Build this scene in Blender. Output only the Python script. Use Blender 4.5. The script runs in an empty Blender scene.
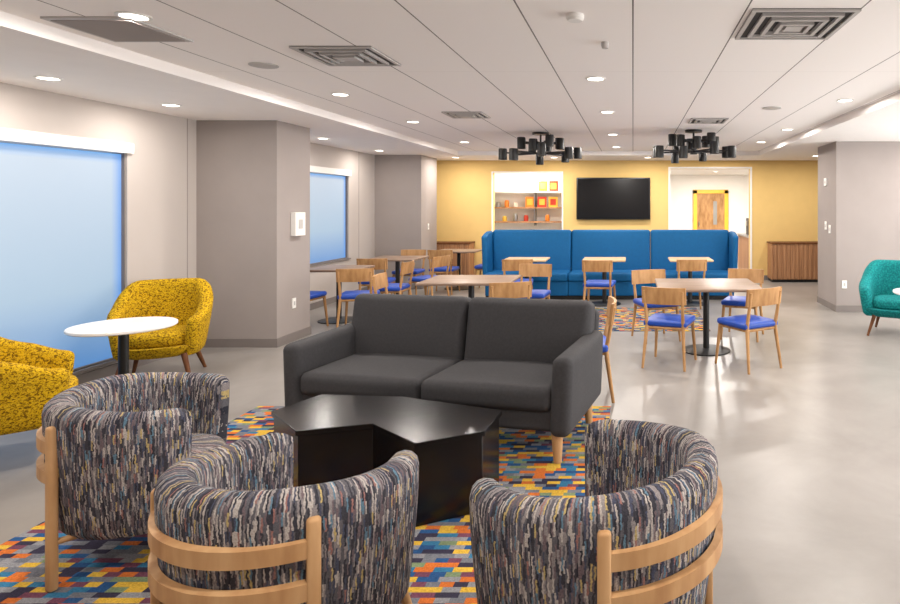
import bpy, bmesh, math, random
from mathutils import Vector, Matrix, Euler
random.seed(4)
sc = bpy.context.scene
try:
    sc.view_settings.view_transform = 'Standard'
    sc.view_settings.look = 'None'
except Exception: pass

# ------------------------------------------------------------------ materials
def lin(c):
    return tuple(((v/255)/12.92 if v/255 <= .04045 else ((v/255+.055)/1.055)**2.4) for v in c)+(1,)
def newmat(name):
    m = bpy.data.materials.new(name); m.use_nodes = True
    nt = m.node_tree; b = nt.nodes['Principled BSDF']
    return m, nt, b
def N(nt, t, **kw):
    n = nt.nodes.new(t)
    for k, v in kw.items(): setattr(n, k, v)
    return n
def L(nt, a, b): nt.links.new(a, b)
def plain(name, c, rough=.6, metal=0, var=.06, scale=6, bump=0, bscale=200, spec=None, coat=0):
    m, nt, b = newmat(name)
    tc = N(nt, 'ShaderNodeTexCoord'); no = N(nt, 'ShaderNodeTexNoise')
    no.inputs['Scale'].default_value = scale; no.inputs['Detail'].default_value = 4
    L(nt, tc.outputs['Object'], no.inputs['Vector'])
    r = N(nt, 'ShaderNodeValToRGB'); cc = lin(c)
    r.color_ramp.elements[0].position = .3; r.color_ramp.elements[1].position = .7
    r.color_ramp.elements[0].color = tuple(v*(1-var) for v in cc[:3])+(1,)
    r.color_ramp.elements[1].color = tuple(min(1, v*(1+var)) for v in cc[:3])+(1,)
    L(nt, no.outputs['Fac'], r.inputs['Fac']); L(nt, r.outputs['Color'], b.inputs['Base Color'])
    b.inputs['Roughness'].default_value = rough; b.inputs['Metallic'].default_value = metal
    if spec is not None: b.inputs['Specular IOR Level'].default_value = spec
    b.inputs['Coat Weight'].default_value = coat
    if bump:
        n2 = N(nt, 'ShaderNodeTexNoise'); n2.inputs['Scale'].default_value = bscale
        L(nt, tc.outputs['Object'], n2.inputs['Vector'])
        bp = N(nt, 'ShaderNodeBump'); bp.inputs['Strength'].default_value = bump; bp.inputs['Distance'].default_value = .003
        L(nt, n2.outputs['Fac'], bp.inputs['Height']); L(nt, bp.outputs['Normal'], b.inputs['Normal'])
    return m
def ramp_tex(name, stops, scale_vec, rough=.9, const=True, detail=2, bump=.4, distort=0, nscale=1):
    m, nt, b = newmat(name)
    tc = N(nt, 'ShaderNodeTexCoord'); mp = N(nt, 'ShaderNodeMapping'); mp.inputs['Scale'].default_value = scale_vec
    no = N(nt, 'ShaderNodeTexNoise'); no.inputs['Scale'].default_value = nscale; no.inputs['Detail'].default_value = detail
    no.inputs['Distortion'].default_value = distort
    L(nt, tc.outputs['Object'], mp.inputs['Vector']); L(nt, mp.outputs['Vector'], no.inputs['Vector'])
    r = N(nt, 'ShaderNodeValToRGB'); r.color_ramp.interpolation = 'CONSTANT' if const else 'LINEAR'
    els = r.color_ramp.elements
    els[0].position = stops[0][0]; els[0].color = lin(stops[0][1])
    els[1].position = stops[1][0]; els[1].color = lin(stops[1][1])
    for p, c in stops[2:]:
        e = els.new(p); e.color = lin(c)
    L(nt, no.outputs['Fac'], r.inputs['Fac']); L(nt, r.outputs['Color'], b.inputs['Base Color'])
    b.inputs['Roughness'].default_value = rough
    b.inputs['Specular IOR Level'].default_value = .2
    if bump:
        bp = N(nt, 'ShaderNodeBump'); bp.inputs['Strength'].default_value = bump; bp.inputs['Distance'].default_value = .003
        L(nt, no.outputs['Fac'], bp.inputs['Height']); L(nt, bp.outputs['Normal'], b.inputs['Normal'])
    return m
def emis(name, c, s):
    m, nt, b = newmat(name)
    b.inputs['Base Color'].default_value = lin(c)
    b.inputs['Emission Color'].default_value = lin(c); b.inputs['Emission Strength'].default_value = s
    return m

M_wall = plain('wall_paint', (184, 175, 169), .85, var=.02, scale=2)
M_col = plain('column_wallcovering', (150, 141, 137), .85, var=.03, scale=3)
M_yel = plain('yellow_paint', (222, 188, 120), .8, var=.02)
M_white = plain('white_paint', (238, 235, 230), .7, var=.01)
M_base = plain('baseboard_grey', (120, 112, 108), .6, var=.03)
M_black = plain('black_metal', (14, 14, 15), .45, var=.1)
M_dark = plain('dark_slot', (40, 40, 42), .6)
M_screen = plain('screen_glass', (10, 11, 14), .18, var=.05)
M_oak = ramp_tex('light_oak', [(.3, (166, 122, 82)), (.5, (186, 144, 100)), (.7, (200, 160, 116))], (14, 14, 3), .5, False, 4, .05)
M_oakd = ramp_tex('chair_wood', [(.3, (148, 108, 68)), (.5, (172, 130, 86)), (.7, (188, 146, 100))], (14, 14, 4), .5, False, 4, .05)
M_walnut = ramp_tex('walnut', [(.3, (84, 50, 30)), (.7, (122, 78, 48))], (20, 20, 3), .5, False, 4, .05)
M_cab = ramp_tex('cabinet_wood', [(.3, (136, 98, 70)), (.5, (164, 120, 86)), (.7, (182, 136, 100))], (28, 28, 1.2), .5, False, 4, .05)
M_ttop = ramp_tex('table_laminate', [(.3, (112, 90, 76)), (.5, (134, 112, 96)), (.7, (150, 128, 112))], (2, 26, 8), .4, False, 4, .0)
M_ttopl = ramp_tex('table_light_laminate', [(.3, (190, 160, 122)), (.7, (210, 180, 142))], (2, 26, 8), .4, False, 4, .0)
M_wtop = plain('white_table_laminate', (236, 235, 234), .25, var=.01)
M_char = plain('charcoal_upholstery', (62, 61, 63), .8, var=.10, scale=60, bump=.25, bscale=350, spec=.25)
M_bluef = plain('blue_upholstery', (0, 86, 138), .7, var=.06, scale=20, bump=.15, spec=.3)
M_seat = plain('royal_blue_vinyl', (20, 66, 160), .45, var=.06)
M_coffee = ramp_tex('espresso_wood', [(.3, (13, 12, 13)), (.7, (20, 18, 19))], (3, 30, 30), .2, False, 4, 0)
M_coffee.node_tree.nodes['Principled BSDF'].inputs['Specular IOR Level'].default_value = .4
M_teal = ramp_tex('teal_fabric', [(.3, (8, 94, 98)), (.5, (14, 118, 120)), (.65, (28, 140, 138))], (50, 50, 50), .85, False, 3, .4)
M_gold = ramp_tex('yellow_fabric', [(.0, (110, 80, 8)), (.42, (142, 108, 8)), (.47, (196, 156, 14)), (.58, (210, 174, 40)), (.62, (142, 108, 10))],
                  (60, 60, 85), .9, True, 1.5, .5, .8)

def tub_mat():
    m, nt, b = newmat('striped_multicolour_weave')
    tc = N(nt, 'ShaderNodeTexCoord')
    ns = N(nt, 'ShaderNodeTexNoise'); ns.inputs['Scale'].default_value = 80; ns.inputs['Detail'].default_value = 2; L(nt, tc.outputs['Object'], ns.inputs['Vector'])
    sb = N(nt, 'ShaderNodeVectorMath', operation='SUBTRACT'); sb.inputs[1].default_value = (.5, .5, .5); L(nt, ns.outputs['Color'], sb.inputs[0])
    sl = N(nt, 'ShaderNodeVectorMath', operation='SCALE'); sl.inputs['Scale'].default_value = .012; L(nt, sb.outputs[0], sl.inputs[0])
    va = N(nt, 'ShaderNodeVectorMath', operation='ADD'); L(nt, tc.outputs['Object'], va.inputs[0]); L(nt, sl.outputs[0], va.inputs[1])
    sp = N(nt, 'ShaderNodeSeparateXYZ'); L(nt, va.outputs[0], sp.inputs[0])
    at = N(nt, 'ShaderNodeMath', operation='ARCTAN2'); L(nt, sp.outputs['X'], at.inputs[0]); L(nt, sp.outputs['Y'], at.inputs[1])
    def math_(op, a, v=None, w=None):
        n = N(nt, 'ShaderNodeMath', operation=op); L(nt, a, n.inputs[0])
        if v is not None: n.inputs[1].default_value = v
        if w is not None: L(nt, w, n.inputs[1])
        return n.outputs[0]
    col = math_('FLOOR', math_('MULTIPLY', at.outputs[0], 78))
    w1 = N(nt, 'ShaderNodeTexWhiteNoise', noise_dimensions='1D'); L(nt, col, w1.inputs['W'])
    off = math_('MULTIPLY', w1.outputs['Value'], 9)
    row = math_('FLOOR', math_('ADD', math_('MULTIPLY', sp.outputs['Z'], 24), None, off))
    cb = N(nt, 'ShaderNodeCombineXYZ'); L(nt, col, cb.inputs[0]); L(nt, row, cb.inputs[1])
    w2 = N(nt, 'ShaderNodeTexWhiteNoise', noise_dimensions='3D'); L(nt, cb.outputs[0], w2.inputs['Vector'])
    r = N(nt, 'ShaderNodeValToRGB'); r.color_ramp.interpolation = 'CONSTANT'; els = r.color_ramp.elements
    cols = [(0, (62, 61, 68)), (.19, (92, 90, 95)), (.38, (136, 129, 129)), (.52, (72, 75, 92)), (.61, (174, 166, 160)), (.73, (108, 94, 98)), (.82, (48, 48, 56)), (.89, (176, 156, 106)), (.93, (92, 120, 138)), (.97, (146, 106, 100))]
    els[0].position = 0; els[0].color = lin(cols[0][1]); els[1].position = cols[1][0]; els[1].color = lin(cols[1][1])
    for p, c in cols[2:]:
        e = els.new(p); e.color = lin(c)
    L(nt, w2.outputs['Value'], r.inputs['Fac'])
    f = N(nt, 'ShaderNodeTexNoise'); f.inputs['Scale'].default_value = 260; L(nt, tc.outputs['Object'], f.inputs['Vector'])
    mr = N(nt, 'ShaderNodeMapRange'); mr.inputs['From Min'].default_value = .3; mr.inputs['From Max'].default_value = .7
    mr.inputs['To Min'].default_value = .65; mr.inputs['To Max'].default_value = 1.2; L(nt, f.outputs['Fac'], mr.inputs['Value'])
    vm = N(nt, 'ShaderNodeVectorMath', operation='SCALE'); L(nt, r.outputs['Color'], vm.inputs[0]); L(nt, mr.outputs['Result'], vm.inputs['Scale'])
    L(nt, vm.outputs[0], b.inputs['Base Color']); b.inputs['Roughness'].default_value = .95; b.inputs['Specular IOR Level'].default_value = .15
    bp = N(nt, 'ShaderNodeBump'); bp.inputs['Strength'].default_value = .4; bp.inputs['Distance'].default_value = .003
    L(nt, w2.outputs['Value'], bp.inputs['Height']); L(nt, bp.outputs['Normal'], b.inputs['Normal'])
    return m
M_tub = tub_mat()

# floor: polished concrete
def floor_mat():
    m, nt, b = newmat('polished_concrete')
    tc = N(nt, 'ShaderNodeTexCoord'); a = N(nt, 'ShaderNodeTexNoise'); a.inputs['Scale'].default_value = .9; a.inputs['Detail'].default_value = 9
    a.inputs['Roughness'].default_value = .62; a.inputs['Distortion'].default_value = .4
    L(nt, tc.outputs['Object'], a.inputs['Vector'])
    r = N(nt, 'ShaderNodeValToRGB'); r.color_ramp.elements[0].position = .33; r.color_ramp.elements[1].position = .67
    r.color_ramp.elements[0].color = lin((128, 123, 118)); r.color_ramp.elements[1].color = lin((150, 145, 141))
    L(nt, a.outputs['Fac'], r.inputs['Fac']); L(nt, r.outputs['Color'], b.inputs['Base Color'])
    b.inputs['Roughness'].default_value = .32; b.inputs['Specular IOR Level'].default_value = .45
    return m
M_floor = floor_mat()

def ceil_mat():
    m, nt, b = newmat('ceiling_panels')
    tc = N(nt, 'ShaderNodeTexCoord'); sp = N(nt, 'ShaderNodeSeparateXYZ'); L(nt, tc.outputs['Object'], sp.inputs[0])
    def seam(out, period, off, w):
        ad = N(nt, 'ShaderNodeMath', operation='ADD'); ad.inputs[1].default_value = off+60*period; L(nt, out, ad.inputs[0])
        mo = N(nt, 'ShaderNodeMath', operation='MODULO'); mo.inputs[1].default_value = period; L(nt, ad.outputs[0], mo.inputs[0])
        lt = N(nt, 'ShaderNodeMath', operation='LESS_THAN'); lt.inputs[1].default_value = w; L(nt, mo.outputs[0], lt.inputs[0])
        return lt.outputs[0]
    a = seam(sp.outputs['X'], .61, .005, .009); c = seam(sp.outputs['Y'], 2.44, .0, .006)
    h = N(nt, 'ShaderNodeMath', operation='MULTIPLY'); h.inputs[1].default_value = .2; L(nt, c, h.inputs[0])
    mx = N(nt, 'ShaderNodeMath', operation='MAXIMUM'); L(nt, a, mx.inputs[0]); L(nt, h.outputs[0], mx.inputs[1])
    mix = N(nt, 'ShaderNodeMix', data_type='RGBA'); mix.inputs['A'].default_value = lin((248, 243, 240)); mix.inputs['B'].default_value = lin((120, 113, 110))
    L(nt, mx.outputs[0], mix.inputs['Factor']); L(nt, mix.outputs['Result'], b.inputs['Base Color'])
    b.inputs['Roughness'].default_value = .9
    return m
M_ceil = ceil_mat()
M_soff = plain('soffit_paint', (242, 237, 234), .9, var=.01)

def rug_mat():
    m, nt, b = newmat('brick_pattern_carpet')
    tc = N(nt, 'ShaderNodeTexCoord'); sp = N(nt, 'ShaderNodeSeparateXYZ'); L(nt, tc.outputs['Object'], sp.inputs[0])
    dv = N(nt, 'ShaderNodeMath', operation='DIVIDE'); dv.inputs[1].default_value = .036; L(nt, sp.outputs['Y'], dv.inputs[0])
    row = N(nt, 'ShaderNodeMath', operation='FLOOR'); L(nt, dv.outputs[0], row.inputs[0])
    wn = N(nt, 'ShaderNodeTexWhiteNoise', noise_dimensions='1D'); L(nt, row.outputs[0], wn.inputs['W'])
    ml = N(nt, 'ShaderNodeMath', operation='MULTIPLY'); ml.inputs[1].default_value = 7; L(nt, wn.outputs['Value'], ml.inputs[0])
    wd = N(nt, 'ShaderNodeMath', operation='MULTIPLY_ADD'); wd.inputs[1].default_value = 8.0; wd.inputs[2].default_value = 9.5; L(nt, wn.outputs['Value'], wd.inputs[0])
    dx = N(nt, 'ShaderNodeMath', operation='MULTIPLY'); L(nt, sp.outputs['X'], dx.inputs[0]); L(nt, wd.outputs[0], dx.inputs[1])
    ad = N(nt, 'ShaderNodeMath', operation='ADD'); L(nt, dx.outputs[0], ad.inputs[0]); L(nt, ml.outputs[0], ad.inputs[1])
    cf = N(nt, 'ShaderNodeMath', operation='FLOOR'); L(nt, ad.outputs[0], cf.inputs[0])
    cb = N(nt, 'ShaderNodeCombineXYZ'); L(nt, cf.outputs[0], cb.inputs[0]); L(nt, row.outputs[0], cb.inputs[1])
    w2 = N(nt, 'ShaderNodeTexWhiteNoise', noise_dimensions='3D'); L(nt, cb.outputs[0], w2.inputs['Vector'])
    r = N(nt, 'ShaderNodeValToRGB'); r.color_ramp.interpolation = 'CONSTANT'; els = r.color_ramp.elements
    cols = [(0, (50, 88, 136)), (.12, (120, 122, 130)), (.27, (212, 116, 56)), (.41, (222, 180, 70)), (.56, (62, 58, 76)), (.68, (146, 146, 150)), (.79, (62, 122, 158)), (.86, (120, 74, 92)), (.93, (128, 144, 110))]
    els[0].position = 0; els[0].color = lin(cols[0][1]); els[1].position = cols[1][0]; els[1].color = lin(cols[1][1])
    for p, c in cols[2:]:
        e = els.new(p); e.color = lin(c)
    L(nt, w2.outputs['Value'], r.inputs['Fac'])
    n3 = N(nt, 'ShaderNodeTexNoise'); n3.inputs['Scale'].default_value = 180; L(nt, tc.outputs['Object'], n3.inputs['Vector'])
    mr = N(nt, 'ShaderNodeMapRange'); mr.inputs['From Min'].default_value = .3; mr.inputs['From Max'].default_value = .7
    mr.inputs['To Min'].default_value = .6; mr.inputs['To Max'].default_value = 1.05; L(nt, n3.outputs['Fac'], mr.inputs['Value'])
    vm = N(nt, 'ShaderNodeVectorMath', operation='SCALE'); L(nt, r.outputs['Color'], vm.inputs[0]); L(nt, mr.outputs['Result'], vm.inputs['Scale'])
    L(nt, vm.outputs[0], b.inputs['Base Color'])
    b.inputs['Roughness'].default_value = 1; b.inputs['Specular IOR Level'].default_value = .1
    return m
M_rug = rug_mat()

def shade_mat(name, strength, A, Bc, Cc, D, edge):
    m, nt, b = newmat(name)
    tc = N(nt, 'ShaderNodeTexCoord'); sp = N(nt, 'ShaderNodeSeparateXYZ'); L(nt, tc.outputs['Generated'], sp.inputs[0])
    r = N(nt, 'ShaderNodeValToRGB'); e = r.color_ramp.elements
    e[0].position = 0; e[0].color = lin(A); e[1].position = .35; e[1].color = lin(Bc)
    x = e.new(.95); x.color = lin(Cc); x = e.new(1); x.color = lin(D)
    L(nt, sp.outputs['Z'], r.inputs['Fac'])
    r2 = N(nt, 'ShaderNodeValToRGB'); q = r2.color_ramp.elements
    q[0].position = 0; q[0].color = (0, 0, 0, 1); q[1].position = .96; q[1].color = (.05, .05, .05, 1); x = q.new(1); x.color = (1, 1, 1, 1)
    L(nt, sp.outputs['Y'], r2.inputs['Fac'])
    mix = N(nt, 'ShaderNodeMix', data_type='RGBA'); L(nt, r2.outputs['Color'], mix.inputs['Factor'])
    L(nt, r.outputs['Color'], mix.inputs['A']); mix.inputs['B'].default_value = lin(edge)
    L(nt, mix.outputs['Result'], b.inputs['Emission Color']); b.inputs['Emission Strength'].default_value = strength
    b.inputs['Base Color'].default_value = lin((96, 104, 112)); b.inputs['Roughness'].default_value = .5
    return m
M_shade = shade_mat('backlit_blue_shade', .80, (72, 140, 208), (166, 194, 216), (196, 210, 224), (80, 165, 240), (50, 145, 235))
M_fill_shade = shade_mat('added_fill_glow', 11, (248, 247, 245), (250, 248, 246), (250, 248, 246), (250, 248, 246), (250, 248, 246))  # glow for the added right-wall fill windows, lifts the ceiling
M_lamp = emis('downlight_lens', (255, 246, 232), 9)
M_warm = emis('pendant_bulb', (255, 220, 170), 4)
M_alu = plain('vent_metal', (184, 180, 177), .5)
M_plastic = plain('white_plastic', (232, 230, 226), .4, var=.01)
M_red = plain('red_print', (200, 60, 40), .5); M_org = plain('orange_print', (232, 140, 50), .5); M_ylp = plain('yellow_print', (240, 200, 80), .5)
M_dframe = plain('yellow_door_frame', (240, 186, 60), .5)
M_steel = plain('stainless', (150, 150, 152), .3, .8)
M_glass = plain('door_glass', (150, 150, 148), .1)

# ------------------------------------------------------------------ mesh builder
class B:
    def __init__(s): s.v = []; s.f = []; s.mi = []; s.m = []
    def _m(s, mat):
        if mat not in s.m: s.m.append(mat)
        return s.m.index(mat)
    def add(s, vs, fs, mat, R=None, c=None):
        k = len(s.v); i = s._m(mat)
        for v in vs:
            v = Vector(v)
            if R is not None: v = R @ v
            if c is not None: v = v+Vector(c)
            s.v.append(v)
        for f in fs: s.f.append([k+j for j in f]); s.mi.append(i)
    def box(s, c, d, mat, rot=None):
        x, y, z = d[0]/2, d[1]/2, d[2]/2
        vs = [(-x,-y,-z),(x,-y,-z),(x,y,-z),(-x,y,-z),(-x,-y,z),(x,-y,z),(x,y,z),(-x,y,z)]
        fs = [(3,2,1,0),(4,5,6,7),(0,1,5,4),(1,2,6,5),(2,3,7,6),(3,0,4,7)]
        s.add(vs, fs, mat, Euler(rot).to_matrix() if rot else None, c)
    def bx(s, x0, x1, y0, y1, z0, z1, mat):
        s.box(((x0+x1)/2, (y0+y1)/2, (z0+z1)/2), (x1-x0, y1-y0, z1-z0), mat)
    def rbox(s, c, d, r, mat, rot=None, puff=(0, 0, 0), fn=None, m=5, k=3):
        a = [d[0]/2, d[1]/2, d[2]/2]; r = min(r, min(a)*.98)
        def coords(h):
            o = [-h+r*i/k for i in range(k)]
            inn = [-(h-r)+2*(h-r)*i/m for i in range(m+1)]
            return o+inn+[-q for q in reversed(o)]
        C = [coords(h) for h in a]; vm = {}; vs = []; fs = []
        def vert(p):
            key = tuple(round(q, 6) for q in p)
            if key in vm: return vm[key]
            q = Vector(p); inn = Vector([max(-(a[i]-r), min(a[i]-r, q[i])) for i in range(3)])
            dd = q-inn
            if dd.length > 1e-9: q = inn+dd.normalized()*r
            u = [p[i]/a[i] for i in range(3)]
            for i in range(3):
                if puff[i]:
                    j, l = (i+1) % 3, (i+2) % 3
                    q[i] += puff[i]*u[i]*(1-u[j]**2)*(1-u[l]**2)
            if fn: q = Vector(fn(q))
            vm[key] = len(vs); vs.append(q); return vm[key]
        for ax in range(3):
            j, l = (ax+1) % 3, (ax+2) % 3
            for sg in (-1, 1):
                for p in range(len(C[j])-1):
                    for q in range(len(C[l])-1):
                        qd = []
                        for (pp, qq) in ((p, q), (p+1, q), (p+1, q+1), (p, q+1)):
                            pt = [0, 0, 0]; pt[ax] = sg*a[ax]; pt[j] = C[j][pp]; pt[l] = C[l][qq]; qd.append(vert(pt))
                        if sg < 0: qd.reverse()
                        fs.append(qd)
        s.add(vs, fs, mat, Euler(rot).to_matrix() if rot else None, c)
    def rod(s, p1, p2, r1, r2, mat, n=12):
        p1 = Vector(p1); p2 = Vector(p2); d = (p2-p1); q = d.to_track_quat('Z', 'Y').to_matrix(); h = d.length
        vs = []; 
        for (z, r) in ((0, r1), (h, r2)):
            for i in range(n):
                t = 2*math.pi*i/n; vs.append((r*math.cos(t), r*math.sin(t), z))
        fs = [(i, (i+1) % n, n+(i+1) % n, n+i) for i in range(n)]+[tuple(range(n-1, -1, -1)), tuple(range(n, 2*n))]
        s.add(vs, fs, mat, q, p1)
    def prism(s, poly, z0, z1, mat, bev=0):
        n = len(poly); vs = [(x, y, z0) for x, y in poly]+[(x, y, z1) for x, y in poly]
        fs = [tuple(range(n-1, -1, -1)), tuple(range(n, 2*n))]+[(i, (i+1) % n, n+(i+1) % n, n+i) for i in range(n)]
        s.add(vs, fs, mat)
    def loft(s, secs, mat, caps=True, closed=True):
        n = len(secs[0]); vs = [p for sec in secs for p in sec]; fs = []
        for a in range(len(secs)-1):
            for i in range(n if closed else n-1):
                j = (i+1) % n; fs.append((a*n+i, a*n+j, (a+1)*n+j, (a+1)*n+i))
        if caps:
            fs.append(tuple(range(n-1, -1, -1))); fs.append(tuple((len(secs)-1)*n+i for i in range(n)))
        s.add(vs, fs, mat)
    def lathe(s, prof, mat, c=(0, 0, 0), n=32):
        secs = [[(r*math.cos(2*math.pi*i/n), r*math.sin(2*math.pi*i/n), z) for i in range(n)] for r, z in prof]
        k = len(s.v); s.loft(secs, mat)
        for i in range(k, len(s.v)): s.v[i] = s.v[i]+Vector(c)
    def finish(s, name, loc=(0, 0, 0), rz=0, smooth=35, bevel=0, shared=None):
        me = bpy.data.meshes.new(name); me.from_pydata([tuple(v) for v in s.v], [], s.f)
        for m in s.m: me.materials.append(m)
        me.polygons.foreach_set('material_index', s.mi)
        bm = bmesh.new(); bm.from_mesh(me); bmesh.ops.recalc_face_normals(bm, faces=bm.faces); bm.to_mesh(me); bm.free()
        me.polygons.foreach_set('use_smooth', [True]*len(me.polygons))
        me.set_sharp_from_angle(angle=math.radians(smooth)); me.update()
        return place(name, me, loc, rz, bevel)
def place(name, me, loc, rz=0, bevel=0):
    o = bpy.data.objects.new(name, me); sc.collection.objects.link(o)
    o.location = loc; o.rotation_euler = (0, 0, math.radians(rz))
    if bevel:
        md = o.modifiers.new('bevel', 'BEVEL'); md.width = bevel; md.segments = 2; md.limit_method = 'ANGLE'
    return o

# ------------------------------------------------------------------ room shell
XL, XR, YB, YN, ZS, ZC = -5.0, 5.6, 13.5, -1.6, 2.60, 2.68
b = B(); b.bx(XL-.3, XR+.3, YN-.3, 20.5, -.1, 0, M_floor); b.finish('floor')
b = B()
b.bx(-3.42, 2.47, YN, 12.1, ZC, ZC+.1, M_ceil)
b.bx(XL-.2, -3.42, YN, YB, ZS, ZC+.1, M_soff); b.bx(2.47, XR+.2, YN, YB, ZS, ZC+.1, M_soff); b.bx(-3.42, 2.47, 12.1, YB, ZS, ZC+.1, M_soff)
b.finish('ceiling')
# left wall with two window openings
b = B()
WZ0, WZ1 = .14, 2.15; W1 = (3.2, 6.13); W2 = (8.3, 10.9)
b.bx(XL-.2, XL, YN, W1[0], 0, ZS, M_wall); b.bx(XL-.2, XL, W1[0], W1[1], 0, WZ0, M_wall); b.bx(XL-.2, XL, W1[0], W1[1], WZ1, ZS, M_wall)
b.bx(XL-.2, XL, W1[1], W2[0], 0, ZS, M_wall); b.bx(XL-.2, XL, W2[0], W2[1], 0, .7, M_wall); b.bx(XL-.2, XL, W2[0], W2[1], WZ1, ZS, M_wall)
b.bx(XL-.2, XL, W2[1], YB, 0, ZS, M_wall)
b.finish('wall_left')
def window(name, y0, y1, z0, z1, side=-1, shade=None):
    xw = XL if side < 0 else XR
    def X(a, c):   # distances measured outward from the inner wall face
        p, q = xw+side*a, xw+side*c
        return (min(p, q), max(p, q))
    shade = shade or M_shade
    e = bpy.data.objects.new(name, None); sc.collection.objects.link(e); e.location = (xw, (y0+y1)/2, (z0+z1)/2)
    def par(o): 
        o.parent = e; o.matrix_parent_inverse = Matrix.Translation(-Vector(e.location))
    q = B(); q.bx(*X(.05, .07), y0+.012, y1-.012, z0+.012, z1-.02, shade); par(q.finish('shade'))
    q = B(); q.bx(*X(-.03, .12), y0-.05, y1+.05, z1-.01, z1+.09, M_white); par(q.finish('shade_valance', bevel=.004))
    q = B(); t = .012
    q.bx(*X(.02, .14), y0, y0+t, z0, z1, M_base); q.bx(*X(.02, .14), y1-t, y1, z0, z1, M_base); q.bx(*X(.02, .14), y0+t, y1-t, z0, z0+t, M_base)
    par(q.finish('frame'))
    q = B(); q.bx(*X(-.03, .12), y0-.03, y1+.03, z0-.025, z0, M_base); par(q.finish('sill'))
window('window_1', *W1, WZ0, WZ1); window('window_2', *W2, .7, WZ1)
W3 = (.6, 4.2); W4 = (5.0, 8.6)  # openings for added fill windows in the unseen right wall
b = B(); rz0, rz1 = .5, 2.3
ys = [YN, W3[0], W3[1], W4[0], W4[1], YB]
for i in (0, 2, 4): b.bx(XR, XR+.2, ys[i], ys[i+1], 0, ZS, M_wall)
for i in (1, 3): b.bx(XR, XR+.2, ys[i], ys[i+1], 0, rz0, M_wall); b.bx(XR, XR+.2, ys[i], ys[i+1], rz1, ZS, M_wall)
b.finish('wall_right')
window('added_fill_window_1', *W3, rz0, rz1, 1, M_fill_shade); window('added_fill_window_2', *W4, rz0, rz1, 1, M_fill_shade)  # invented out-of-view windows, added as glowing fill to brighten the ceiling
b = B(); b.bx(XL-.2, XR+.2, YN-.2, YN, 0, ZC+.1, M_wall); b.finish('wall_near')
# back wall with pass-through and doorway
b = B(); T = YB+.16; PX0, PX1, PZ0, PZ1 = -3.05, -1.55, .95, 2.33; DX0, DX1, DZ = .81, 2.55, 2.42
b.bx(XL-.2, PX0, YB, T, 0, ZS+.1, M_yel); b.bx(PX0, PX1, YB, T, 0, PZ0, M_yel); b.bx(PX0, PX1, YB, T, PZ1, ZS+.1, M_yel)
b.bx(PX1, DX0, YB, T, 0, ZS+.1, M_yel); b.bx(DX0, DX1, YB, T, DZ, ZS+.1, M_yel); b.bx(DX1, XR+.2, YB, T, 0, ZS+.1, M_yel)
b.finish('wall_back')
b = B()
for (x0, x1, z0, z1) in ((PX0-.03, PX0, PZ0, PZ1), (PX1, PX1+.03, PZ0, PZ1), (PX0-.03, PX1+.03, PZ1, PZ1+.03)):
    b.bx(x0, x1, YB-.015, YB, z0, z1, M_white)
for (x0, x1, z0, z1) in ((DX0-.04, DX0, 0, DZ), (DX1, DX1+.04, 0, DZ), (DX0-.04, DX1+.04, DZ, DZ+.04)):
    b.bx(x0, x1, YB-.015, YB, z0, z1, M_white)
b.finish('trim_1')
# kitchen niche behind the pass-through
b = B(); b.bx(-3.7, -.9, 14.7, 14.8, 0, 2.7, M_white); b.bx(-3.8, -3.7, T, 14.8, 0, 2.7, M_white); b.bx(-.9, -.8, T, 14.8, 0, 2.7, M_white)
b.bx(-3.8, -.8, T, 14.8, 2.6, 2.7, M_white); b.finish('wall_kitchen')
b = B(); b.bx(.1, .2, T, 20, 0, 2.7, M_white); b.bx(4.6, 4.7, T, 20, 0, 2.7, M_white); b.bx(.1, 4.7, 20, 20.1, 0, 2.7, M_white)
b.bx(.1, 4.7, T, 20, 2.6, 2.7, M_white); b.finish('wall_pantry')
# columns
def column(name, x0, x1, y0, y1, seams=True):
    q = B(); q.bx(x0, x1, y0, y1, 0, ZS, M_col)
    t = .012
    q.bx(x0-(0 if x0 <= XL else t), x1+t, y0-t, y1+t, 0, .10, M_base)
    return q.finish(name)
column('wall_column', XL, -4.08, 7.1, 7.83); column('wall_column', XL, -4.1, 12.0, 12.95)
column('wall_column', 3.1, 4.9, 9.45, 10.4)
b = B()
for y0, y1 in ((YN, 7.08), (7.85, 11.98), (12.97, YB)): b.bx(XL, XL+.012, y0, y1, 0, .10, M_base)
b.finish('baseboard_left')
b = B(); b.bx(XL+.012, DX0-.04, YB-.012, YB, 0, .1, M_base); b.bx(DX1+.04, XR, YB-.012, YB, 0, .1, M_base); b.finish('baseboard_back')
b = B(); b.bx(XR-.012, XR, YN, YB, 0, .1, M_base); b.finish('baseboard_right')
# wall panel seams
b = B()
for y in (6.95, 11.3): b.bx(XL, XL+.004, y, y+.010, .1, ZS, M_col)
b.finish('trim_2')
# rugs
b = B(); b.bx(-1.42, 1.42, -1.9, 1.9, 0, .008, M_rug); b.finish('patterned_rug', (-1.6, 3.1, 0))
b = B(); b.bx(-1.9, 1.9, -.9, .9, 0, .008, M_rug); b.finish('patterned_rug', (-.9, 8.9, 0))

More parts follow.
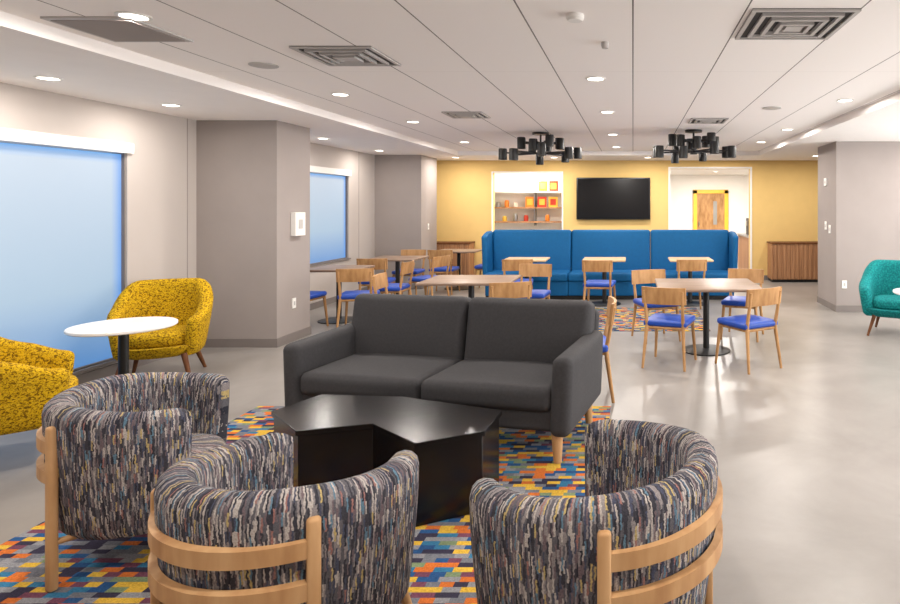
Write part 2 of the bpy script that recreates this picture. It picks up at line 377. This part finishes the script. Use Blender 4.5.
# ------------------------------------------------------------------ ceiling fixtures
def downlight(x, y, z, e=32):
    q = B(); q.lathe([(.085, 0), (.085, -.006), (.066, -.008), (.066, 0)], M_plastic, n=28); q.lathe([(.065, -.001), (.065, -.005)], M_lamp, n=28)
    o = q.finish('recessed_downlight', (x, y, z))
    l = bpy.data.lights.new('lamp', 'AREA'); l.shape = 'DISK'; l.size = .13; l.energy = e; l.color = (1, .935, .865)
    lo = bpy.data.objects.new('lamp', l); sc.collection.objects.link(lo); lo.parent = o; lo.location = (0, 0, -.012)
for x, y in ((-2.77, .9), (-2.77, 3.44), (-2.77, 5.87), (-2.77, 7.8), (-2.8, 10.3), (-.3, 1.2), (-.31, 5.14), (-.29, 6.98), (-.3, 9.2), (-.3, 11.2),
             (2.13, 1.4), (2.12, 4.0), (2.12, 6.2), (2.14, 8.6), (2.13, 10.3)):
    downlight(x, y, ZC, 34 if x < 2 else 27)
for x, y in ((-4.46, 2.6), (-4.46, 4.73), (-4.47, 6.0), (-4.5, 9.0), (-4.5, 11), (4.4, 3), (4.4, 6), (4.4, 8.6), (3.6, 12.2), (.3, 12.6), (-1.6, 12.6), (-3.6, 12.6), (1.9, 12.6)):
    downlight(x, y, ZS, (18 if x > 0 else 13) if y < 12 else 28)
downlight(-2.3, 14.2, 2.6, 55); downlight(2.2, 15.5, 2.6, 110); downlight(2.4, 18, 2.6, 130)

def vent(x, y, z, s=.6):
    q = B(); h = s/2
    def ring(a, w, z0, z1, m):
        q.bx(-a, a, -a, -a+w, z0, z1, m); q.bx(-a, a, a-w, a, z0, z1, m); q.bx(-a, -a+w, -a+w, a-w, z0, z1, m); q.bx(a-w, a, -a+w, a-w, z0, z1, m)
    q.bx(-h, h, -h, h, -.004, 0, M_dark)
    for i in range(4):
        if h-.065*i > .07: ring(h-.065*i, .024, -.014-.006*i, -.004, M_alu)
    q.bx(-.05, .05, -.05, .05, -.03, -.004, M_alu)
    q.finish('ceiling_air_vent', (x, y, z))
vent(-2.0, 4.36, ZC, .54); vent(.93, 3.6, ZC, .58); vent(.93, 7.7, ZC, .45); vent(-1.93, 7.2, ZC, .45)
b = B(); b.bx(-.25, .25, -.25, .25, -.012, 0, M_alu); b.bx(-.22, .22, -.22, .22, -.016, -.012, M_col); b.finish('ceiling_access_panel', (-3.05, 3.7, ZC))
def disc(name, x, y, r, h, m, z=ZC):
    q = B(); q.lathe([(r, 0), (r, -h*.6), (r*.8, -h)], m, n=24); q.finish(name, (x, y, z))
disc('ceiling_speaker', -2.77, 4.65, .10, .012, M_alu); disc('smoke_detector', -.32, 3.42, .05, .035, M_plastic)
disc('fire_sprinkler', -.18, 4.0, .025, .04, M_alu); disc('ceiling_speaker', 1.5, 6.7, .1, .012, M_alu)

def chandelier(x, y, rot):
    q = B(); q.lathe([(.12, 0), (.12, -.03)], M_black); q.rod((0, 0, -.03), (0, 0, -.30), .014, .014, M_black)
    q.lathe([(.05, -.26), (.05, -.34)], M_black, n=16)
    for i in range(8):
        a = 2*math.pi*i/8
        for (r, dz, da) in ((.54, -.30, 0), (.30, -.15, .4)):
            c, s_ = math.cos(a+da), math.sin(a+da)
            q.rod((0, 0, dz), (r*c, r*s_, dz), .011, .011, M_black, 8)
            zt = dz+.06-.03*(i % 3)
            q.lathe([(.056, zt+.03), (.06, zt+.02), (.06, zt-.13), (.048, zt-.13), (.048, zt-.05)], M_black, (r*c, r*s_, 0), 20)
            q.lathe([(.045, zt-.09), (.045, zt-.102)], M_warm, (r*c, r*s_, 0), 16)
    q.finish('cylinder_chandelier', (x, y, ZC), rot)
chandelier(-1.34, 9.0, 10); chandelier(.85, 8.7, 25)

# ------------------------------------------------------------------ furniture
def sm(t): t = max(0, min(1, t)); return t*t*(3-2*t)
def shell_chair(R, t, z0, hb, ha, phim, taper, pw, lean, mat, seat_z, sy=1.0):
    """curved-shell chair body, facing +Y"""
    q = B(); ht = t/2
    def plan(phi, r):
        sx, cy = math.sin(phi), math.cos(phi)
        f = lambda v: math.copysign(abs(v)**pw, v)
        return r*f(sx), -r*f(cy)*sy
    secs = []; n = 56; phis = []
    for i in range(n+1):
        phis.append(-phim+2*phim*i/n)
    for i, phi in enumerate(phis):
        d = min(i, n-i); f = 1
        if d < 3: f = (.35, .75, .94)[d]
        k = sm((abs(phi)-.55)/(phim-.75)); h = hb+(ha-hb)*k
        h -= (1-f)*.05; hh = ht*f
        sec = []
        def pt(off, z):
            u = (z-z0)/(hb-z0); r = (R-ht)*(taper+(1-taper)*min(1, u*1.6)**.7)+off+lean*max(0, u)*math.cos(phi/2)
            x, y = plan(phi, r); sec.append((x, y, z))
        pt(hh*.7, z0); pt(hh, z0+.03)
        for j in range(1, 5): pt(hh, z0+.03+(h-hh-z0-.03)*j/5)
        for j in range(0, 7):
            a = math.pi*j/6; pt(hh*math.cos(a), h-hh+hh*math.sin(a))
        for j in range(4, 0, -1): pt(-hh, z0+.03+(h-hh-z0-.03)*j/5)
        pt(-hh, z0+.03); pt(-hh*.7, z0)
        secs.append(sec)
    q.loft(secs, mat)
    def rings(prof, shift=0):
        ss = []
        for r, z in prof:
            ss.append([(lambda p: (p[0], p[1]+shift, z))(plan(2*math.pi*i/48, r)) for i in range(48)])
        q.loft(ss, mat)
    rb = (R-ht)*taper
    rings([(rb-.03, z0), (rb, z0+.02), (R-.05, seat_z-.13), (R-.05, seat_z-.12)])
    Ri = R-t-.004
    rings([(Ri-.02, seat_z-.12), (Ri, seat_z-.10), (Ri, seat_z-.03), (Ri-.012, seat_z-.012), (Ri-.04, seat_z), (Ri*.5, seat_z+.012), (.02, seat_z+.014)], .015)
    return q
def tub_chair(loc, rz, R=.415):
    q = shell_chair(R, .11, .19, .765, .72, math.radians(130), .90, .92, .02, M_tub, .44)
    half = math.radians(50); Ro = R+.030
    def P(a, r=Ro): return (r*math.sin(a), -r*math.cos(a))
    for zc in (.60, .475):
        secs = []
        for i in range(25):
            a = -half+2*half*i/24; x0, y0 = P(a, Ro-.012); x1, y1 = P(a, Ro+.012); h = .03
            secs.append([(x0, y0, zc-h), (x1, y1, zc-h+.004), (x1, y1, zc+h-.004), (x0, y0, zc+h)])
        q.loft(secs, M_oak)
    for sg in (-1, 1):
        x, y = P(sg*half, Ro); R3 = Matrix.Rotation(sg*half, 3, 'Z')
        k = len(q.v); q.rbox((0, 0, .345), (.04, .036, .69), .012, M_oak, m=2, k=2)
        for i in range(k, len(q.v)): q.v[i] = R3 @ q.v[i]+Vector((x, y, 0))
        q.rod((sg*.22, .24, .2), (sg*.25, .30, 0), .022, .015, M_oak)
    q.box((0, .02, .2), (.5, .04, .03), M_oak)
    x, y = P(half)
    for sg in (-1, 1): q.rod((sg*.15, .0, .2), (sg*x, y, .2), .014, .014, M_oak, 8)
    return q.finish('tub_armchair', (loc[0], loc[1], .009), rz, smooth=50)
tub_chair((-2.29, 2.98), -72, .375); tub_chair((-1.18, 2.2), -17, .385); tub_chair((-.145, 2.22), 58, .42)

def lounge_chair(loc, rz, mat, R=.39, t=.11, pw=.72):
    q = shell_chair(R, t, .24, .90, .60, math.radians(132), .86, pw, .05, mat, .46)
    for sx in (-1, 1):
        for y0, y1 in ((.22, .31), (-.22, -.33)):
            q.rod((sx*.22, y0, .26), (sx*.29, y1, 0), .026, .014, M_walnut)
    return q.finish('lounge_armchair', (loc[0], loc[1], 0), rz, smooth=50)
lounge_chair((-4.00, 4.02), -50, M_gold, .40); lounge_chair((-4.43, 5.82), -155, M_gold, .37)
lounge_chair((3.33, 7.85), 150, M_teal, .42, .14, .62); lounge_chair((4.25, 6.4), 60, M_teal, .42, .14, .62)
def round_table(x, y, h, r, top):
    q = B(); q.lathe([(r-.01, h-.03), (r, h-.022), (r, h-.006), (r-.008, h)], top, n=56)
    q.lathe([(.12, h-.05), (.12, h-.03)], M_black, n=24); q.rod((0, 0, .02), (0, 0, h-.04), .035, .035, M_black, 20)
    q.lathe([(.24, 0), (.24, .012), (.06, .03)], M_black, n=40); q.finish('round_side_table', (x, y, 0))
round_table(-4.10, 4.99, .67, .355, M_wtop); round_table(3.30, 6.95, .66, .36, M_wtop)

# sofa (faces local +Y)
def sofa(loc, rz):
    q = B(); W = 2.04
    q.rbox((0, .0, .265), (W-.12, .80, .15), .03, M_char)
    for sx in (-1, 1):
        q.rbox((sx*.45, .10, .40), (.90, .68, .16), .05, M_char, puff=(0, .01, .022))
        q.rbox((sx*.488, -.29, .655), (.97, .20, .52), .06, M_char, rot=(math.radians(11), 0, 0), puff=(0, .03, .0))
        q.rbox((sx*(W/2-.065), .02, .43), (.135, .84, .50), .05, M_char, puff=(.01, 0, 0),
               fn=lambda p, sx=sx: (p.x+sx*.03*(p.z+.2)*1.2, p.y, p.z+ .03*(-p.y)))
        for y in (.36, -.34): q.rod((sx*(W/2-.10), y, .20), (sx*(W/2-.09), y*1.05, 0), .040, .026, M_oak)
    q.rbox((0, -.375, .55), (W-.06, .10, .58), .045, M_char, rot=(math.radians(11), 0, 0))
    return q.finish('loveseat_sofa', (loc[0], loc[1], .009), rz, smooth=60)
sofa((-1.31, 4.46), 168.5)

# coffee table
P0 = [(-2.09, 3.58), (-1.96, 3.90), (-1.44, 3.86), (-.76, 3.60), (-.78, 3.27), (-1.09, 3.10), (-1.42, 3.38), (-1.78, 3.27)]
cx, cy = -1.42, 3.52
b = B(); loc = [(x-cx, y-cy) for x, y in P0]
b.prism(list(reversed(loc)), .40, .43, M_coffee)
b.prism(list(reversed([(x*.975, y*.965) for x, y in loc])), 0, .40, M_coffee)
b.finish('faceted_coffee_table', (cx, cy, .009), 0, smooth=20, bevel=.003)

# dining chair
def dining_mesh():
    q = B()
    for sx in (-1, 1):
        q.rod((sx*.19, .19, .43), (sx*.22, .23, 0), .02, .013, M_oakd)
        q.rod((sx*.185, -.20, .44), (sx*.215, -.26, 0), .02, .013, M_oakd)
        q.rod((sx*.185, -.20, .42), (sx*.195, -.27, .78), .019, .014, M_oakd)
        q.rod((sx*.19, .19, .40), (sx*.185, -.20, .40), .014, .014, M_oakd)
    q.rod((-.19, .19, .40), (.19, .19, .40), .014, .014, M_oakd); q.rod((-.185, -.2, .40), (.185, -.2, .40), .014, .014, M_oakd)
    q.rbox((0, 0, .445), (.45, .44, .06), .025, M_seat, puff=(0, 0, .012), m=4)
    secs = []
    for i in range(13):
        x = -.225+.45*i/12; y = -.285-.035*(1-(x/.225)**2)+.04; h = .085
        secs.append([(x, y-.012-.008, .73+h), (x, y-.012+.014, .73-h), (x, y+.012+.014, .73-h), (x, y+.012-.008, .73+h)])
    q.loft(secs, M_oakd)
    o = q.finish('dining_chair', (0, 0, 0), 0, smooth=40)
    me = o.data; bpy.data.objects.remove(o); return me
DC = dining_mesh()
def onrug(x, y): return .009 if (-2.9 < x < 1.1 and 7.9 < y < 9.9) or (-3.1 < x < -.1 and y < 5.1) else 0
def dchair(x, y, rz): place('dining_chair', DC, (x, y, onrug(x, y)), rz)
def dtable(x, y, w, d, mat=M_ttop, rz=0, h=.75):
    q = B(); q.rbox((0, 0, h-.016), (w, d, .032), .012, mat, m=1, k=2); q.box((0, 0, h-.04), (.4, .4, .016), M_black)
    q.rod((0, 0, .02), (0, 0, h-.04), .035, .035, M_black, 20)
    q.lathe([(.27, 0), (.27, .012), (.22, .022), (.05, .035)], M_black, n=40)
    q.finish('dining_table', (x, y, onrug(x, y)), rz)
# right group
dtable(.82, 6.95, 1.12, .98)
dchair(.38, 6.38, -18); dchair(1.16, 6.30, 32); dchair(.28, 7.55, -160); dchair(1.35, 7.65, 160)
# centre group (behind sofa)
dtable(-1.93, 7.4, 1.05, .85, M_ttop); dchair(-2.72, 7.3, -85); dchair(-1.38, 6.8, 20); dchair(-1.35, 8.2, 175)
dchair(-.44, 5.30, 95)
# banquette tables
for i, x in enumerate((-1.75, -.47, .94)):
    dtable(x, 10.2, .70, .60, M_ttopl)
dchair(-1.75, 9.45, 8); dchair(-.5, 9.3, -5); dchair(.85, 9.4, 4)
# left wall group
dtable(-4.15, 8.75, .72, .72); dchair(-3.62, 8.2, 12); dchair(-4.35, 8.14, -5); dchair(-3.5, 8.95, 90)
dtable(-3.95, 10.4, .8, .8); dchair(-3.3, 10.0, 70); dchair(-4.0, 9.7, 5); dchair(-4.0, 11.05, 180)
dtable(-3.4, 12.1, .8, .7); dchair(-3.5, 11.5, 0); dchair(-2.8, 12.0, 90)

# banquette (faces -Y)
q = B(); x0, x1 = -2.54, 1.74; n3 = (x1-x0)/3
for i in range(3):
    cx = x0+n3*(i+.5)
    q.rbox((cx, 11.25, .75), (n3-.006, .20, .86), .05, M_bluef, rot=(math.radians(-6), 0, 0), puff=(0, .02, 0))
    q.rbox((cx, 10.90, .39), (n3-.006, .64, .15), .045, M_bluef, puff=(0, 0, .012))
    q.rbox((cx, 10.92, .20), (n3-.003, .58, .26), .02, M_bluef)
for sx, xx in ((-1, x0-.02), (1, x1+.02)):
    q.rbox((xx, 11.02, .69), (.10, .56, .94), .045, M_bluef,
           fn=lambda p, sx=sx: (p.x+sx*.03*(p.z+.4), p.y, p.z-.24*max(0, -p.y)*(p.z+.5)))
q.bx(x0, x1, 10.68, 11.25, 0, .09, M_black)
q.finish('blue_banquette', (0, 0, 0), 0, smooth=60)

# TV
q = B(); q.rbox((0, 0, 0), (1.60, .05, .91), .01, M_black, m=1, k=1); q.bx(-.775, .775, -.030, -.024, -.425, .43, M_screen); q.bx(-.2, .2, .024, .06, -.15, .15, M_black)
q.finish('wall_television', (-.425, YB-.062, 1.77))
# cabinets
def cabinet(name, x, w, h, d=.42):
    q = B(); q.bx(-w/2, w/2, -d/2, d/2, .06, h-.03, M_cab); q.bx(-w/2+.02, w/2-.02, -d/2+.03, d/2, 0, .06, M_black)
    q.bx(-w/2-.015, w/2+.015, -d/2-.02, d/2, h-.03, h, M_walnut)
    n = int(w/.09)
    for i in range(n):
        xx = -w/2+.02+(w-.04)*(i+.5)/n; q.bx(xx-.032, xx+.032, -d/2-.014, -d/2, .08, h-.05, M_cab)
    q.finish(name, (x, YB-.015-d/2, 0))
cabinet('slatted_wood_cabinet', 3.5, 1.15, .84); cabinet('slatted_wood_cabinet', -3.85, .8, .84)
# kitchen pass-through shelves
q = B(); q.bx(-3.6, -1.0, 14.35, 14.68, 1.55, 1.58, M_cab); q.bx(-3.6, -1.0, 14.35, 14.68, 1.93, 1.95, M_white); q.bx(-3.7, -.9, T, 14.2, .9, .95, M_white)
q.bx(-3.6, -1.0, 14.35, 14.68, 1.22, 1.25, M_cab)
for x in (-3.4, -2.3, -1.2): q.bx(x, x+.02, 14.4, 14.68, 1.15, 1.93, M_steel)
q.finish('kitchen_shelving')
q = B(); i = 0
for x, z in ((-2.40, 1.581), (-2.12, 1.581), (-1.86, 1.581), (-2.1, 1.951), (-1.85, 1.951)):
    m1, m2 = ((M_org, M_ylp), (M_red, M_ylp), (M_ylp, M_red))[i % 3]; i += 1
    q.box((x, 14.45, z+.12), (.21, .02, .24), m1); q.box((x, 14.437, z+.12), (.13, .01, .14), m2)
q.finish('framed_menu_cards')
q = B()
for x, z, h, m in ((-3.15, 1.581, .12, M_steel), (-2.95, 1.581, .16, M_org), (-2.75, 1.581, .1, M_plastic), (-2.5, 1.251, .14, M_red), (-2.75, 1.251, .18, M_steel), (-2.0, 1.251, .15, M_org), (-3.0, 1.251, .12, M_ylp)):
    q.lathe([(.05, z), (.055, z+h*.6), (.04, z+h)], m, (x, 14.5, 0), 20)
q.finish('shelf_canisters')
# pantry door with yellow frame
q = B(); q.bx(-.46, .46, -.03, .03, 0, 2.02, M_oakd); q.bx(.08, .20, -.04, -.03, 1.0, 1.75, M_glass); q.rod((-.38, -.09, .95), (-.38, -.09, 1.1), .012, .012, M_steel); q.bx(-.39, -.37, -.09, -.03, 1.0, 1.02, M_steel)
for (a, c, z0, z1) in ((-.56, -.44, 0, 2.1), (.44, .56, 0, 2.1), (-.56, .56, 2.0, 2.12)): q.bx(a, c, -.06, .03, z0, z1, M_dframe)
q.finish('door_1', (2.5, 19.96, 0))
q = B(); q.bx(-.3, .3, -.9, .9, 0, .88, M_cab); q.bx(-.32, .32, -.92, .92, .88, .92, M_steel); q.finish('pantry_counter', (2.95, 14.75, 0))
q = B(); q.rbox((0, 0, .20), (.32, .36, .40), .02, M_black, m=1); q.bx(-.34/2-.01, -.16, -.1, .1, .22, .34, M_steel); q.lathe([(.06, .4), (.07, .5), (.04, .52)], M_steel, (0, .05, 0)); q.finish('coffee_machine', (2.85, 14.6, .921))
q = B(); q.bx(-.03, .03, -.25, .25, -.2, .2, M_black); q.bx(.03, .035, -.22, .22, -.17, .17, M_org); q.finish('framed_picture', (.24, 17.2, 1.5))

# wall devices
def plate(x, y, z, ax, w=.075, h=.12, nm='light_switch', t=.012):
    q = B()
    if ax == 'x': q.box((t/2, 0, 0), (t, w, h), M_plastic); q.box((t+.002, 0, 0), (.006, w*.4, h*.4), M_alu)
    elif ax == '-x': q.box((-t/2, 0, 0), (t, w, h), M_plastic); q.box((-t-.002, 0, 0), (.006, w*.4, h*.4), M_alu)
    else: q.box((0, -t/2, 0), (w, t, h), M_plastic); q.box((0, -t-.002, 0), (w*.4, .006, h*.4), M_alu)
    q.finish(nm, (x, y, z), bevel=.003)
plate(-4.08, 7.5, 1.40, 'x', .22, .28, 'wall_sanitizer_dispenser', .06)
plate(3.1, 9.95, 2.0, '-x', .12, .12, 'wall_thermostat', .02); plate(3.1, 9.75, 1.25, '-x', .09, .13)
plate(3.1, 9.95, 1.30, '-x', .09, .13); plate(-4.1, 12.4, 1.2, 'x')
plate(-4.08, 7.45, .45, 'x', nm='wall_outlet'); plate(3.22, 9.45, .42, 'y', nm='wall_outlet')

# ------------------------------------------------------------------ world & camera
w = bpy.data.worlds.new('world'); sc.world = w; w.use_nodes = True
w.node_tree.nodes['Background'].inputs[0].default_value = (.8, .85, 1, 1); w.node_tree.nodes['Background'].inputs[1].default_value = .3
cam = bpy.data.cameras.new('camera'); co = bpy.data.objects.new('camera', cam); sc.collection.objects.link(co)
co.location = (0, 0, 1.63); co.rotation_euler = (math.radians(90), 0, 0)
cam.sensor_width = 36; cam.lens = 620*36/900; cam.shift_x = (450-633)/900; cam.shift_y = -(302-205)/900
cam.clip_start = .05
sc.camera = co
